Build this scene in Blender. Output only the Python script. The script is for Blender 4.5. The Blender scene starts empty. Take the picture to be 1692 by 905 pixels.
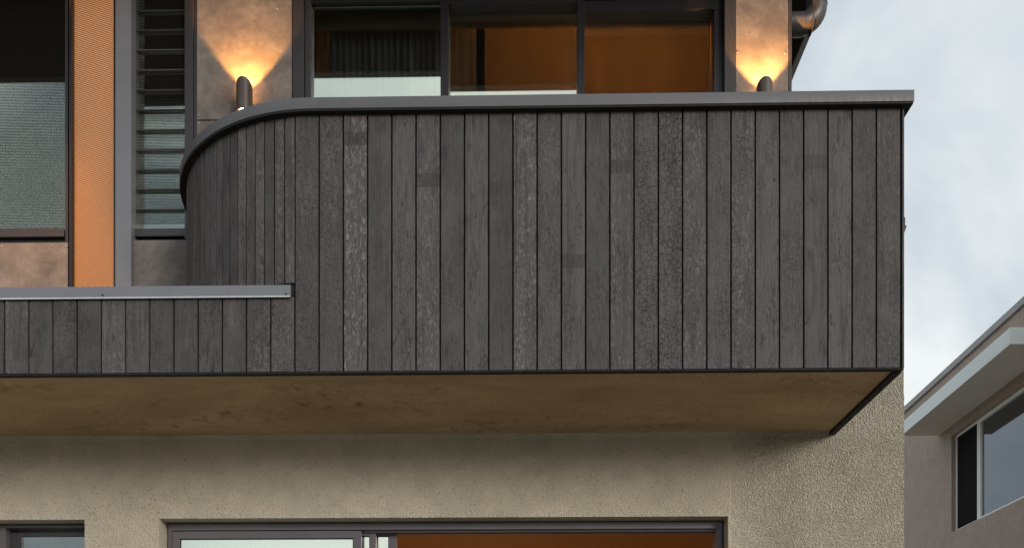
import bpy, bmesh, math, random
from math import radians as R, pi, sin, cos, tan, atan
from mathutils import Vector
random.seed(7)
S = bpy.context.scene
COL = S.collection

# ------------------------------------------------------------------ camera
F = 1477.0                    # focal length in photo pixels
EYE = 1.3
YAW = atan(27 / F)
cd = bpy.data.cameras.new('camera'); cam = bpy.data.objects.new('camera', cd); COL.objects.link(cam)
cam.location = (0, 0, EYE); cam.rotation_euler = (R(90), 0, YAW)
cd.sensor_width = 36; cd.lens = 36 * F / 1692
cd.shift_y = (1190 - 452.5) / 1692
cd.clip_end = 3000; cd.clip_start = 0.05
S.camera = cam

# ------------------------------------------------------------------ world and sun
SUN_EL, SUN_AZ = 14.0, 36.0   # azimuth: degrees to the right of straight behind the camera
w = bpy.data.worlds.new('World'); S.world = w; w.use_nodes = True
nt = w.node_tree; N = nt.nodes; L = nt.links
for n in list(N): N.remove(n)
out = N.new('ShaderNodeOutputWorld'); bg = N.new('ShaderNodeBackground')
sky = N.new('ShaderNodeTexSky'); sky.sky_type = 'NISHITA'; sky.sun_disc = False
sky.sun_elevation = R(SUN_EL); sky.sun_rotation = R(180 - SUN_AZ)
sky.air_density = 1.0; sky.dust_density = 2.0
tc = N.new('ShaderNodeTexCoord'); mp = N.new('ShaderNodeMapping')
mp.inputs['Scale'].default_value = (1.0, 1.0, 1.25); mp.inputs['Location'].default_value = (3.4, 1.1, 3.25)
L.new(tc.outputs['Generated'], mp.inputs['Vector'])
n1 = N.new('ShaderNodeTexNoise'); n1.inputs['Scale'].default_value = 3.1; n1.inputs['Detail'].default_value = 5
n1.inputs['Roughness'].default_value = 0.5; n1.inputs['Distortion'].default_value = 0.35
L.new(mp.outputs[0], n1.inputs['Vector'])
cr = N.new('ShaderNodeValToRGB'); L.new(n1.outputs[0], cr.inputs[0])
e = cr.color_ramp.elements
e[0].position = .38; e[0].color = (3.9, 4.5, 5.2, 1)
e[1].position = .62; e[1].color = (7.2, 7.5, 7.45, 1)
m_ = e.new(.5) if False else cr.color_ramp.elements.new(.5); m_.color = (5.5, 6.0, 6.3, 1)
mx = N.new('ShaderNodeMixRGB'); mx.inputs[0].default_value = .92
L.new(sky.outputs[0], mx.inputs[1]); L.new(cr.outputs[0], mx.inputs[2])
L.new(mx.outputs[0], bg.inputs[0]); bg.inputs[1].default_value = 0.10
L.new(bg.outputs[0], out.inputs[0])

sd = bpy.data.lights.new('sun', 'SUN'); so = bpy.data.objects.new('sun', sd); COL.objects.link(so)
sd.energy = 1.5; sd.angle = R(19); sd.color = (1.0, .92, .83)
az = R(SUN_AZ); el = R(SUN_EL)
to_sun = Vector((sin(az) * cos(el), -cos(az) * cos(el), sin(el)))
so.rotation_euler = to_sun.to_track_quat('Z', 'Y').to_euler(); so.location = (6, -6, 12)

vs = S.view_settings
vs.view_transform = 'Standard'; vs.look = 'None'; vs.gamma = 1; vs.exposure = .40; vs.use_curve_mapping = False

# ------------------------------------------------------------------ pixel -> world at a given depth
def XP(px, Y):
    r = (px - 846) / F
    return Y * (r * cos(YAW) - sin(YAW)) / (r * sin(YAW) + cos(YAW))
def ZP(py, Y, px=873):
    r = (px - 846) / F
    return EYE + Y * ((1190 - py) / F) / (r * sin(YAW) + cos(YAW))

# ------------------------------------------------------------------ object helpers
WORLD = {}
class MB:
    """collects shapes in world coordinates, then links them as one mesh object"""
    def __init__(s): s.bm = bmesh.new()
    def prism(s, pts, z0, z1):
        a = [s.bm.verts.new((x, y, z0)) for x, y in pts]; b = [s.bm.verts.new((x, y, z1)) for x, y in pts]
        n = len(pts)
        s.bm.faces.new(a[::-1]); s.bm.faces.new(b)
        for i in range(n): s.bm.faces.new((a[i], a[(i+1) % n], b[(i+1) % n], b[i]))
        return s
    def box(s, x0, x1, y0, y1, z0, z1):
        return s.prism([(x0, y0), (x1, y0), (x1, y1), (x0, y1)], z0, z1)
    def prism_y(s, pts, y0, y1):          # profile in x,z swept along y
        a = [s.bm.verts.new((x, y0, z)) for x, z in pts]; b = [s.bm.verts.new((x, y1, z)) for x, z in pts]
        n = len(pts)
        s.bm.faces.new(a); s.bm.faces.new(b[::-1])
        for i in range(n): s.bm.faces.new((a[(i+1) % n], a[i], b[i], b[(i+1) % n]))
        return s
    def prism_x(s, pts, x0, x1):          # profile in y,z swept along x
        a = [s.bm.verts.new((x0, y, z)) for y, z in pts]; b = [s.bm.verts.new((x1, y, z)) for y, z in pts]
        n = len(pts)
        s.bm.faces.new(a); s.bm.faces.new(b[::-1])
        for i in range(n): s.bm.faces.new((a[(i+1) % n], a[i], b[i], b[(i+1) % n]))
        return s
    def ring(s, x0, x1, y0, y1, z0, z1, l, r, b, t):   # a rectangular frame in the facade plane
        if l: s.box(x0, x0 + l, y0, y1, z0, z1)
        if r: s.box(x1 - r, x1, y0, y1, z0, z1)
        if b: s.box(x0 + l, x1 - r, y0, y1, z0, z0 + b)
        if t: s.box(x0 + l, x1 - r, y0, y1, z1 - t, z1)
        return s
    def tube(s, path, rad, seg=24, caps=True):
        rings = []; P = [Vector(p) for p in path]
        t0 = (P[1] - P[0]).normalized()
        up = Vector((0, 1, 0)) if abs(t0.y) < .9 else Vector((1, 0, 0))
        for i, p in enumerate(P):
            t = (P[min(i+1, len(P)-1)] - P[max(i-1, 0)]).normalized()
            u = (up - t * up.dot(t)).normalized(); v = t.cross(u)
            rr = rad[i] if isinstance(rad, (list, tuple)) else rad
            rings.append([s.bm.verts.new(p + u * rr * cos(2*pi*k/seg) + v * rr * sin(2*pi*k/seg)) for k in range(seg)])
        for a, b in zip(rings, rings[1:]):
            for k in range(seg): s.bm.faces.new((a[k], a[(k+1) % seg], b[(k+1) % seg], b[k]))
        if caps: s.bm.faces.new(rings[0][::-1]); s.bm.faces.new(rings[-1])
        return s
    def build(s, name, mat, parent=None, bevel=0, smooth=False, **tags):
        bmesh.ops.recalc_face_normals(s.bm, faces=s.bm.faces)
        if bevel:
            ed = [e_ for e_ in s.bm.edges if len(e_.link_faces) == 2 and e_.calc_face_angle(0) > .6]
            bmesh.ops.bevel(s.bm, geom=ed, offset=bevel, segments=2, affect='EDGES', profile=.6)
        xs = [v.co for v in s.bm.verts]
        o_ = Vector(((min(v.x for v in xs)+max(v.x for v in xs))/2, (min(v.y for v in xs)+max(v.y for v in xs))/2, min(v.z for v in xs)))
        for v in s.bm.verts: v.co -= o_
        me = bpy.data.meshes.new(name); s.bm.to_mesh(me); s.bm.free()
        if smooth:
            for p in me.polygons: p.use_smooth = True
            me.set_sharp_from_angle(angle=R(35))
        ob = bpy.data.objects.new(name, me); COL.objects.link(ob)
        if mat: me.materials.append(mat)
        WORLD[ob] = o_
        if parent is not None:
            ob.parent = parent; ob.location = o_ - WORLD[parent]
        else: ob.location = o_
        for k, v in tags.items(): ob[k] = v
        return ob
def thing(name, loc, label, category, group=None):
    o = bpy.data.objects.new(name, None); COL.objects.link(o); o.location = loc; WORLD[o] = Vector(loc)
    o.empty_display_size = .1
    o['label'] = label; o['category'] = category
    if group: o['group'] = group
    return o

# ------------------------------------------------------------------ materials
def newmat(name):
    m = bpy.data.materials.new(name); m.use_nodes = True
    return m, m.node_tree.nodes, m.node_tree.links, m.node_tree.nodes['Principled BSDF']
def pos(N, L, scale=(1, 1, 1)):
    g = N.new('ShaderNodeNewGeometry'); mp = N.new('ShaderNodeMapping'); mp.inputs['Scale'].default_value = scale
    L.new(g.outputs['Position'], mp.inputs[0]); return mp.outputs[0]
def noise(N, L, vec, scale, detail=4, rough=.55, dist=0):
    n = N.new('ShaderNodeTexNoise'); n.inputs['Scale'].default_value = scale; n.inputs['Detail'].default_value = detail
    n.inputs['Roughness'].default_value = rough; n.inputs['Distortion'].default_value = dist
    L.new(vec, n.inputs['Vector']); return n.outputs[0]
def ramp(N, L, fac, stops):
    r = N.new('ShaderNodeValToRGB'); L.new(fac, r.inputs[0]); e = r.color_ramp.elements
    while len(e) < len(stops): e.new(.5)
    for i, (p, c) in enumerate(stops):
        e[i].position = p; e[i].color = (*c, 1) if isinstance(c, tuple) else (c, c, c, 1)
    return r.outputs[0]
def math_(N, L, op, a, b=None, clamp=False):
    n = N.new('ShaderNodeMath'); n.operation = op; n.use_clamp = clamp
    for i, v in enumerate((a, b)):
        if v is None: continue
        if isinstance(v, (int, float)): n.inputs[i].default_value = v
        else: L.new(v, n.inputs[i])
    return n.outputs[0]
def mix(N, L, fac, a, b, mode='MIX'):
    n = N.new('ShaderNodeMixRGB'); n.blend_type = mode
    for i, v in enumerate((fac, a, b)):
        if isinstance(v, (int, float)): n.inputs[i].default_value = v
        elif isinstance(v, tuple): n.inputs[i].default_value = (*v, 1)
        else: L.new(v, n.inputs[i])
    return n.outputs[0]
def bump(N, L, h, dist, strength=1, normal=None):
    b = N.new('ShaderNodeBump'); b.inputs['Distance'].default_value = dist; b.inputs['Strength'].default_value = strength
    L.new(h, b.inputs['Height'])
    if normal is not None: L.new(normal, b.inputs['Normal'])
    return b.outputs[0]

def metal(name, c, rough=.42, spec=.5, metallic=0.0, var=.12):
    m, N, L, B = newmat(name)
    n = noise(N, L, pos(N, L, (1, 1, 1)), 3.0, 5)
    n2 = noise(N, L, pos(N, L, (6, 6, 1.2)), 8.0, 4)
    f = math_(N, L, 'ADD', math_(N, L, 'MULTIPLY', n, .6), math_(N, L, 'MULTIPLY', n2, .4))
    L.new(ramp(N, L, f, [(.3, tuple(v*(1-var) for v in c)), (.7, tuple(v*(1+var) for v in c))]), B.inputs['Base Color'])
    if var > .035: L.new(ramp(N, L, n2, [(.3, rough-.06), (.7, rough+.1)]), B.inputs['Roughness'])
    else: B.inputs['Roughness'].default_value = rough
    B.inputs['Metallic'].default_value = metallic; B.inputs['Specular IOR Level'].default_value = spec
    return m

def stucco():
    m, N, L, B = newmat('stucco render')
    p = pos(N, L)
    big = noise(N, L, p, .9, 4); mid = noise(N, L, p, 6, 5, .6)
    c = mix(N, L, ramp(N, L, big, [(.35, 0.), (.65, 1.)]), (.54, .485, .385), (.62, .56, .455))
    c = mix(N, L, ramp(N, L, mid, [(.35, .25), (.6, 0.)]), c, (.30, .275, .225))
    # pitted roughcast: sharp grains, larger trowel flecks
    v = N.new('ShaderNodeTexVoronoi'); v.inputs['Scale'].default_value = 92; v.feature = 'F1'
    wp = N.new('ShaderNodeVectorMath'); wp.operation = 'ADD'
    nn = N.new('ShaderNodeTexNoise'); nn.inputs['Scale'].default_value = 45; nn.inputs['Detail'].default_value = 2; L.new(p, nn.inputs['Vector'])
    sc = N.new('ShaderNodeVectorMath'); sc.operation = 'SCALE'; sc.inputs[3].default_value = .012
    L.new(nn.outputs['Color'], sc.inputs[0]); L.new(p, wp.inputs[0]); L.new(sc.outputs[0], wp.inputs[1])
    L.new(wp.outputs[0], v.inputs['Vector'])
    g1 = ramp(N, L, v.outputs['Distance'], [(.12, 1.), (.62, 0.)])
    g2 = noise(N, L, p, 90, 5, .7)
    g3 = ramp(N, L, noise(N, L, p, 48, 6, .8), [(.47, 0.), (.57, 1.)])
    # roughcast is heavier on the corner strip right of the control joint
    sx = N.new('ShaderNodeSeparateXYZ'); L.new(p, sx.inputs[0])
    cst = math_(N, L, 'MULTIPLY', math_(N, L, 'SUBTRACT', sx.outputs[0], XP(1200, 5.88)), 3.0, True)
    amp = math_(N, L, 'ADD', math_(N, L, 'MULTIPLY', cst, .95), .55)
    h = math_(N, L, 'ADD', math_(N, L, 'MULTIPLY', g1, .9), math_(N, L, 'ADD', math_(N, L, 'MULTIPLY', g2, .9), math_(N, L, 'MULTIPLY', g3, .18)))
    h = math_(N, L, 'MULTIPLY', h, amp)
    L.new(bump(N, L, h, .0105, 1), B.inputs['Normal'])
    pit = ramp(N, L, noise(N, L, p, 70, 3, .6), [(.60, 0.), (.70, .55)])
    c = mix(N, L, pit, c, (.16, .145, .115))
    L.new(c, B.inputs['Base Color']); B.inputs['Roughness'].default_value = .95; B.inputs['Specular IOR Level'].default_value = .15
    return m

def fibre_cement(name, c0, c1):
    m, N, L, B = newmat(name)
    p = pos(N, L)
    n = noise(N, L, p, 4.2, 7, .62, .5); n2 = noise(N, L, p, 22, 5, .6)
    c = ramp(N, L, n, [(.32, c0), (.52, tuple((a+b)/2 for a, b in zip(c0, c1))), (.7, c1)])
    c = mix(N, L, ramp(N, L, n2, [(.35, .28), (.6, 0.)]), c, tuple(v*.62 for v in c0))
    pit = ramp(N, L, noise(N, L, p, 60, 2), [(.68, 0.), (.74, .6)])
    c = mix(N, L, pit, c, tuple(v*.4 for v in c0))
    L.new(c, B.inputs['Base Color']); B.inputs['Roughness'].default_value = .7
    L.new(bump(N, L, n2, .001, .6), B.inputs['Normal'])
    return m

def charred():
    m, N, L, B = newmat('weathered charred timber')
    def attr(nm):
        a = N.new('ShaderNodeAttribute'); a.attribute_name = nm; return a.outputs['Fac']
    rnd, crack, pale, band, joint = (attr(k) for k in ('rnd', 'crack', 'pale', 'band', 'joint'))
    g = N.new('ShaderNodeNewGeometry'); sx = N.new('ShaderNodeSeparateXYZ'); L.new(g.outputs['Position'], sx.inputs[0])
    off = math_(N, L, 'MULTIPLY', rnd, 53.0)
    cx = N.new('ShaderNodeCombineXYZ')
    L.new(sx.outputs[0], cx.inputs[0]); L.new(sx.outputs[1], cx.inputs[1]); L.new(math_(N, L, 'ADD', sx.outputs[2], off), cx.inputs[2])
    def mapped(s):
        mp = N.new('ShaderNodeMapping'); mp.inputs['Scale'].default_value = s; L.new(cx.outputs[0], mp.inputs[0]); return mp.outputs[0]
    grain = noise(N, L, mapped((26, 26, 1.1)), 6, 6, .65, .4)
    fine = noise(N, L, mapped((14, 14, 1.6)), 22, 4, .6)
    blot = noise(N, L, mapped((9, 9, 2.4)), 1.6, 6, .62, .8)
    flake = noise(N, L, mapped((2.0, 2.0, .8)), 46, 6, .75, .3)
    tone = ramp(N, L, rnd, [(0., (.038, .0328, .0335)), (.5, (.058, .0508, .0525)), (1., (.084, .0745, .0765))])
    c = mix(N, L, ramp(N, L, grain, [(.34, .8), (.52, 0.)]), tone, (.036, .034, .034))
    c = mix(N, L, ramp(N, L, fine, [(.52, 0.), (.75, .35)]), c, (.14, .135, .13))
    c = mix(N, L, ramp(N, L, blot, [(.33, .8), (.46, 0.)]), c, (.030, .034, .034))
    c = mix(N, L, ramp(N, L, blot, [(.55, 0.), (.70, .4)]), c, (.125, .12, .115))
    sm = noise(N, L, mapped((7, 7, 1.5)), 5.5, 7, .7, 1.2)
    c = mix(N, L, ramp(N, L, sm, [(.39, .9), (.46, 0.)]), c, (.019, .018, .018))
    ln = noise(N, L, mapped((30, 30, .8)), 3.2, 3, .5, .8)
    c = mix(N, L, ramp(N, L, ln, [(.485, 0.), (.5, .55), (.515, 0.)]), c, (.022, .020, .020))
    # pale flaking where the char has lifted
    lift = math_(N, L, 'MULTIPLY', ramp(N, L, flake, [(.46, 0.), (.60, .9)]), pale)
    lift = math_(N, L, 'MULTIPLY', lift, ramp(N, L, blot, [(.40, .15), (.56, 1.)]))
    c = mix(N, L, lift, c, (.27, .25, .235))
    # alligator cracks
    vo = N.new('ShaderNodeTexVoronoi'); vo.feature = 'DISTANCE_TO_EDGE'; vo.inputs['Scale'].default_value = 34
    wv = N.new('ShaderNodeVectorMath'); wv.operation = 'ADD'; w2 = N.new('ShaderNodeVectorMath'); w2.operation = 'SCALE'; w2.inputs[3].default_value = .035
    wn = N.new('ShaderNodeTexNoise'); wn.inputs['Scale'].default_value = 18; L.new(cx.outputs[0], wn.inputs['Vector'])
    L.new(wn.outputs['Color'], w2.inputs[0]); L.new(cx.outputs[0], wv.inputs[0]); L.new(w2.outputs[0], wv.inputs[1])
    L.new(wv.outputs[0], vo.inputs['Vector'])
    ck = math_(N, L, 'MULTIPLY', ramp(N, L, vo.outputs['Distance'], [(.0, 1.), (.055, 0.)]), math_(N, L, 'MULTIPLY', crack, ramp(N, L, blot, [(.30, .35), (.48, 1.)])))
    patch = noise(N, L, mapped((2.2, 2.2, 1.0)), 3.1, 3, .5)
    rn2 = noise(N, L, mapped((1, 1, 1)), 30, 2)
    ck = math_(N, L, 'MULTIPLY', math_(N, L, 'ADD', ck, math_(N, L, 'MULTIPLY', ramp(N, L, vo.outputs['Distance'], [(.0, .8), (.05, 0.)]), ramp(N, L, patch, [(.50, 0.), (.60, .55)])), True), ramp(N, L, rn2, [(.36, .15), (.56, 1.)]))
    c = mix(N, L, math_(N, L, 'MULTIPLY', ck, .9), c, (.020, .018, .018))
    # dull brown-black scorch running down one side of some boards
    sc_ = noise(N, L, mapped((11, 11, .55)), 2.0, 6, .68, .6)
    c = mix(N, L, ramp(N, L, sc_, [(.53, 0.), (.60, .6)]), c, (.030, .026, .025))
    c = mix(N, L, ramp(N, L, noise(N, L, mapped((1, 1, .7)), 5, 5, .6), [(.45, 0.), (.72, .45)]), c, (.105, .097, .094))
    # patch sanded across one board, and a tone change where two lengths meet
    d = math_(N, L, 'ABSOLUTE', math_(N, L, 'SUBTRACT', sx.outputs[2], band))
    c = mix(N, L, math_(N, L, 'MULTIPLY', math_(N, L, 'LESS_THAN', d, .037), .62), c, (.030, .026, .026))
    lo = math_(N, L, 'LESS_THAN', sx.outputs[2], joint)
    c = mix(N, L, math_(N, L, 'MULTIPLY', lo, .4), c, (.05, .048, .048))
    L.new(c, B.inputs['Base Color'])
    L.new(ramp(N, L, blot, [(.35, .50), (.65, .72)]), B.inputs['Roughness']); B.inputs['Specular IOR Level'].default_value = .4
    h = math_(N, L, 'ADD', math_(N, L, 'MULTIPLY', grain, .7), math_(N, L, 'MULTIPLY', flake, .6))
    h = math_(N, L, 'SUBTRACT', h, math_(N, L, 'MULTIPLY', ck, .8))
    h = math_(N, L, 'ADD', h, math_(N, L, 'MULTIPLY', lift, .6))
    L.new(bump(N, L, h, .0042, 1), B.inputs['Normal'])
    return m

def glass(name, refl, tint):
    m, N, L, B = newmat(name); N.remove(B)
    g = N.new('ShaderNodeBsdfGlossy'); g.inputs['Roughness'].default_value = .0
    L.new(mix(N, L, 1.0, tint, (1, 1, 1), 'MULTIPLY'), g.inputs[0])
    t = N.new('ShaderNodeBsdfTransparent'); t.inputs[0].default_value = (.86, .9, .88, 1)
    fr = N.new('ShaderNodeFresnel'); fr.inputs[0].default_value = 1.5
    f = math_(N, L, 'ADD', fr.outputs[0], refl, True)
    mm = N.new('ShaderNodeMixShader'); L.new(f, mm.inputs[0]); L.new(t.outputs[0], mm.inputs[1]); L.new(g.outputs[0], mm.inputs[2])
    L.new(mm.outputs[0], N['Material Output'].inputs[0])
    return m

def perforated(name, color, pitch_u, pitch_v, openness, axis=0, shear=0., rough=.5):
    """sheet with rows of round holes cut through (transparent holes)"""
    m, N, L, B = newmat(name)
    B.inputs['Base Color'].default_value = (*color, 1); B.inputs['Roughness'].default_value = rough; B.inputs['Specular IOR Level'].default_value = .08
    g = N.new('ShaderNodeNewGeometry'); sx = N.new('ShaderNodeSeparateXYZ'); L.new(g.outputs['Position'], sx.inputs[0])
    u = math_(N, L, 'DIVIDE', sx.outputs[axis], pitch_u)
    zz = math_(N, L, 'ADD', sx.outputs[2], math_(N, L, 'MULTIPLY', sx.outputs[axis], shear))
    v = math_(N, L, 'DIVIDE', zz, pitch_v)
    row = math_(N, L, 'FLOOR', v)
    u = math_(N, L, 'ADD', u, math_(N, L, 'MULTIPLY', math_(N, L, 'MODULO', math_(N, L, 'ABSOLUTE', row), 2.0), .5))
    fu = math_(N, L, 'SUBTRACT', math_(N, L, 'FRACT', u), .5); fv = math_(N, L, 'SUBTRACT', math_(N, L, 'FRACT', v), .5)
    d = math_(N, L, 'SQRT', math_(N, L, 'ADD', math_(N, L, 'MULTIPLY', fu, fu), math_(N, L, 'MULTIPLY', fv, fv)))
    hole = math_(N, L, 'LESS_THAN', d, math.sqrt(openness / pi))
    t = N.new('ShaderNodeBsdfTransparent'); mm = N.new('ShaderNodeMixShader')
    L.new(hole, mm.inputs[0]); L.new(B.outputs[0], mm.inputs[1]); L.new(t.outputs[0], mm.inputs[2])
    L.new(mm.outputs[0], N['Material Output'].inputs[0])
    return m

def fabric(name, c, trans=.0, weave=700):
    m, N, L, B = newmat(name); 
    p = pos(N, L); n = noise(N, L, p, weave, 2); n2 = noise(N, L, pos(N, L, (5, 5, .4)), 2.0, 4)
    col = mix(N, L, ramp(N, L, n2, [(.3, .45), (.7, 0.)]), c, tuple(v*.6 for v in c))
    d = N.new('ShaderNodeBsdfDiffuse'); t = N.new('ShaderNodeBsdfTranslucent'); L.new(col, d.inputs[0]); L.new(col, t.inputs[0])
    mm = N.new('ShaderNodeMixShader'); mm.inputs[0].default_value = trans
    L.new(d.outputs[0], mm.inputs[1]); L.new(t.outputs[0], mm.inputs[2]); L.new(mm.outputs[0], N['Material Output'].inputs[0])
    L.new(bump(N, L, n, .0004, .4), d.inputs['Normal'])
    N.remove(B); return m

def emit(name, c, s):
    m, N, L, B = newmat(name)
    B.inputs['Emission Color'].default_value = (*c, 1); B.inputs['Emission Strength'].default_value = s
    return m

M = {}
M['stucco'] = stucco()
M['panel'] = fibre_cement('fibre cement panel', (.105, .090, .081), (.250, .220, .198))
def soffit_mat():
    m, N, L, B = newmat('balcony soffit render')
    p = pos(N, L)
    n = noise(N, L, pos(N, L, (1, 2.2, 1)), 1.3, 6, .6, .4)
    c = ramp(N, L, n, [(.33, (.38, .265, .155)), (.5, (.46, .325, .19)), (.68, (.53, .385, .23))])
    st = noise(N, L, p, 9, 8, .72, .8); big = noise(N, L, pos(N, L, (.8, 1.6, 1)), 1.1, 3)
    f = math_(N, L, 'MULTIPLY', ramp(N, L, st, [(.52, 0.), (.62, .75)]), ramp(N, L, big, [(.42, 0.), (.62, 1.)]))
    c = mix(N, L, f, c, (.19, .11, .06))
    c = mix(N, L, ramp(N, L, noise(N, L, p, 45, 4, .7), [(.56, 0.), (.66, .5)]), c, (.21, .13, .075))
    L.new(c, B.inputs['Base Color']); B.inputs['Roughness'].default_value = .9; B.inputs['Specular IOR Level'].default_value = .2
    L.new(bump(N, L, noise(N, L, p, 55, 5, .7), .004, .7), B.inputs['Normal'])
    return m
M['soffit'] = soffit_mat()
M['board'] = charred()
M['back'] = metal('black batten', (.008, .008, .008), .8)
M['cap'] = metal('graphite capping', (.094, .094, .103), .50, .5, 0, .16)
M['zinc'] = metal('grey zinc flashing', (.175, .178, .195), .40, .6, .25, .10)
M['frame'] = metal('dark grey window frame', (.030, .027, .030), .38, .5)
M['frame_dark'] = metal('black brown window frame', (.012, .010, .012), .30, .45, 0, .03)
M['frame_lower'] = metal('charcoal door frame', (.105, .095, .105), .4, .5)
M['pipe'] = metal('charcoal pipe', (.055, .052, .055), .42, .5)
M['eave'] = metal('eave lining', (.020, .016, .014), .8, .1)
M['gutter'] = metal('grey gutter', (.30, .30, .31), .45, .5)
M['glass'] = glass('window glass', .50, (.93, 1.0, .89))
M['glass_low'] = glass('door glass', .62, (.95, 1.0, .90))
M['glass_n'] = glass('neighbour window glass', .12, (.95, 1.0, 1.05))
M['flyscreen'] = perforated('fly screen mesh', (.014, .014, .012), .0105, .0105, .61)
M['perf'] = perforated('perforated copper screen', (.30, .11, .018), .0060, .0140, .47, 0, .33, .45)
M['perf_back'] = metal('warm backing sheet', (.62, .42, .24), .6)
M['blind'] = fabric('roller blind cloth', (.52, .33, .19), .6)
M['pelmet'] = metal('blind headbox', (.70, .54, .40), .8, .1, 0, .03)
M['curtain'] = fabric('dark curtain cloth', (.60, .57, .70), .0)
M['curtain_b'] = fabric('brown curtain cloth', (.60, .38, .26), .05)
M['plaster'] = fibre_cement('interior plaster', (.44, .27, .13), (.50, .31, .155))
M['dark_in'] = metal('unlit interior', (.010, .009, .010), .8)
M['floor'] = metal('interior floor boards', (.2, .12, .07), .5)
M['lampbody'] = metal('brown wall lamp', (.085, .065, .055), .36, .5, .2)
M['screw'] = metal('screw head', (.6, .6, .58), .3, .5, .8)
M['nwall'] = fibre_cement('neighbour painted render', (.36, .275, .225), (.43, .34, .29))
M['nfascia'] = metal('pale painted fascia', (.82, .88, .89), .5, .4, 0, .03)
M['nsoffit'] = metal('grey painted soffit', (.76, .71, .67), .7, .2, 0, .03)
M['nroof'] = metal('grey roof capping', (.36, .35, .345), .6)
M['nframe'] = metal('white window frame', (.86, .86, .84), .4, .4, 0, .04)

# ------------------------------------------------------------------ ground
m, N, L, B = newmat('lawn and soil')
p = pos(N, L); nn = noise(N, L, p, 40, 6, .7); n2 = noise(N, L, p, .4, 4)
c = mix(N, L, n2, ramp(N, L, nn, [(.3, (.035, .06, .02)), (.7, (.09, .12, .04))]), (.13, .11, .07))
L.new(c, B.inputs['Base Color']); B.inputs['Roughness'].default_value = .95; L.new(bump(N, L, nn, .03), B.inputs['Normal'])
M['lawn'] = m
m, N, L, B = newmat('concrete pavers')
br = N.new('ShaderNodeTexBrick'); br.offset = 0; br.inputs['Scale'].default_value = 1; br.inputs['Brick Width'].default_value = .6; br.inputs['Row Height'].default_value = .6
br.inputs['Mortar Size'].default_value = .004
br.inputs['Color1'].default_value = (.24, .225, .20, 1); br.inputs['Color2'].default_value = (.21, .20, .18, 1); br.inputs['Mortar'].default_value = (.12, .11, .1, 1)
L.new(pos(N, L), br.inputs['Vector'])
L.new(mix(N, L, noise(N, L, pos(N, L), 8, 6), br.outputs[0], (.18, .165, .15)), B.inputs['Base Color']); B.inputs['Roughness'].default_value = .8
M['paver'] = m
MB().box(-900, 900, -900, 900, -1.0, -.15).build('ground', M['lawn'], kind='structure')
m, N, L, B = newmat('pale bounce concrete')
L.new(mix(N, L, noise(N, L, pos(N, L), 5, 6), (.55, .53, .49), (.42, .40, .37)), B.inputs['Base Color']); B.inputs['Roughness'].default_value = .85
M['concrete'] = m
MB().box(2.6, 5.2, 6.2, 19, -.146, -.05).build('bounce_slab', M['concrete'], bevel=.01, kind='structure')  # added out of view, pale so it bounces light up to the neighbour's soffit
MB().box(-9, 5.3, -7, 5.87, -.146, -.03).build('terrace', M['paver'], bevel=.01, kind='structure')

# ------------------------------------------------------------------ the house
YB = 4.80       # face of the timber boards
YC = YB - .04   # face of the capping
YW = 5.88       # lower stucco wall
YU = 5.94       # upper wall panels
ZBOT = ZP(609.5, YB, 1300)
ZCAPB, ZCAPT = ZP(176.5, YC, 740), ZP(158.0, YC, 740)
ZBT = ZCAPB
XR = XP(1492, YB)
house = thing('house', (-1.0, YW, 0), 'two storey house with charred timber balcony curving at its left end over beige stucco wall', 'house')

# lower wall, with openings for the door and the small window
LW = 5.88; TH = .30
dx0, dx1, dz = XP(263, YW), XP(1203, YW), ZP(853.5, YW)
wx0, wx1, wz = XP(-6, YW + .12), XP(140, YW), ZP(858, YW, 60)
ZS = ZP(714, YW)             # underside of the balcony slab at the wall
XWR = XP(1494, YW)
mb = MB()
ZWT = ZBOT + .25
mb.box(-9, wx0, YW, YW+TH, -.15, ZWT)
mb.box(wx1, dx0, YW, YW+TH, -.15, ZWT)
mb.box(dx1, XWR, YW, YW+TH, -.15, ZWT)
mb.box(wx0, wx1, YW, YW+TH, wz, ZWT); mb.box(wx0, wx1, YW, YW+TH, -.15, wz-1.2)
mb.box(dx0, dx1, YW, YW+TH, dz, ZWT)
wall = mb
wall.box(XWR-.3, XWR, YW+TH, 11.5, -.15, ZWT)          # right flank
wall.box(-9, XWR-.3, 11.2, 11.5, -.15, 6.6)
wall.box(XR+.03, XP(1493.3, YW), YW, YW+TH, ZWT, 4.3)
wall.build('wall', M['stucco'], house)
MB().box(XP(1206, YW)-.002, XP(1206, YW)+.002, YW-.0015, YW+.004, .0, ZWT-.01).build('control_joint', M['pelmet'], house)
# little cove where wall and soffit meet
MB().prism_x([(YW-.022, ZBOT+.012), (YW+.01, ZBOT+.012), (YW+.01, ZBOT-.02), (YW-.004, ZBOT-.02)], -9, XR-.03).build('cove_trim', M['stucco'], house, bevel=.002)

# -------- balcony
balc = MB()
balc.box(-9, XR-.03, YB+.035, YU+.02, ZBOT+.008, ZBOT+.22)        # slab
bal = balc.build('balcony', M['soffit'], house, label='cantilevered balcony with brown rendered underside')
XC, YCN, RB = -1.155, YB + 1.01, 1.01     # centre of the curved end
def arc(th, r): return (XC - r*sin(th), YCN - r*cos(th))
ZLEDGE_ = ZP(462.5, YB); ZTB = ZP(188, YB, 740)  # board tops kept low so black backing deepens the painted shade under the capping
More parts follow.
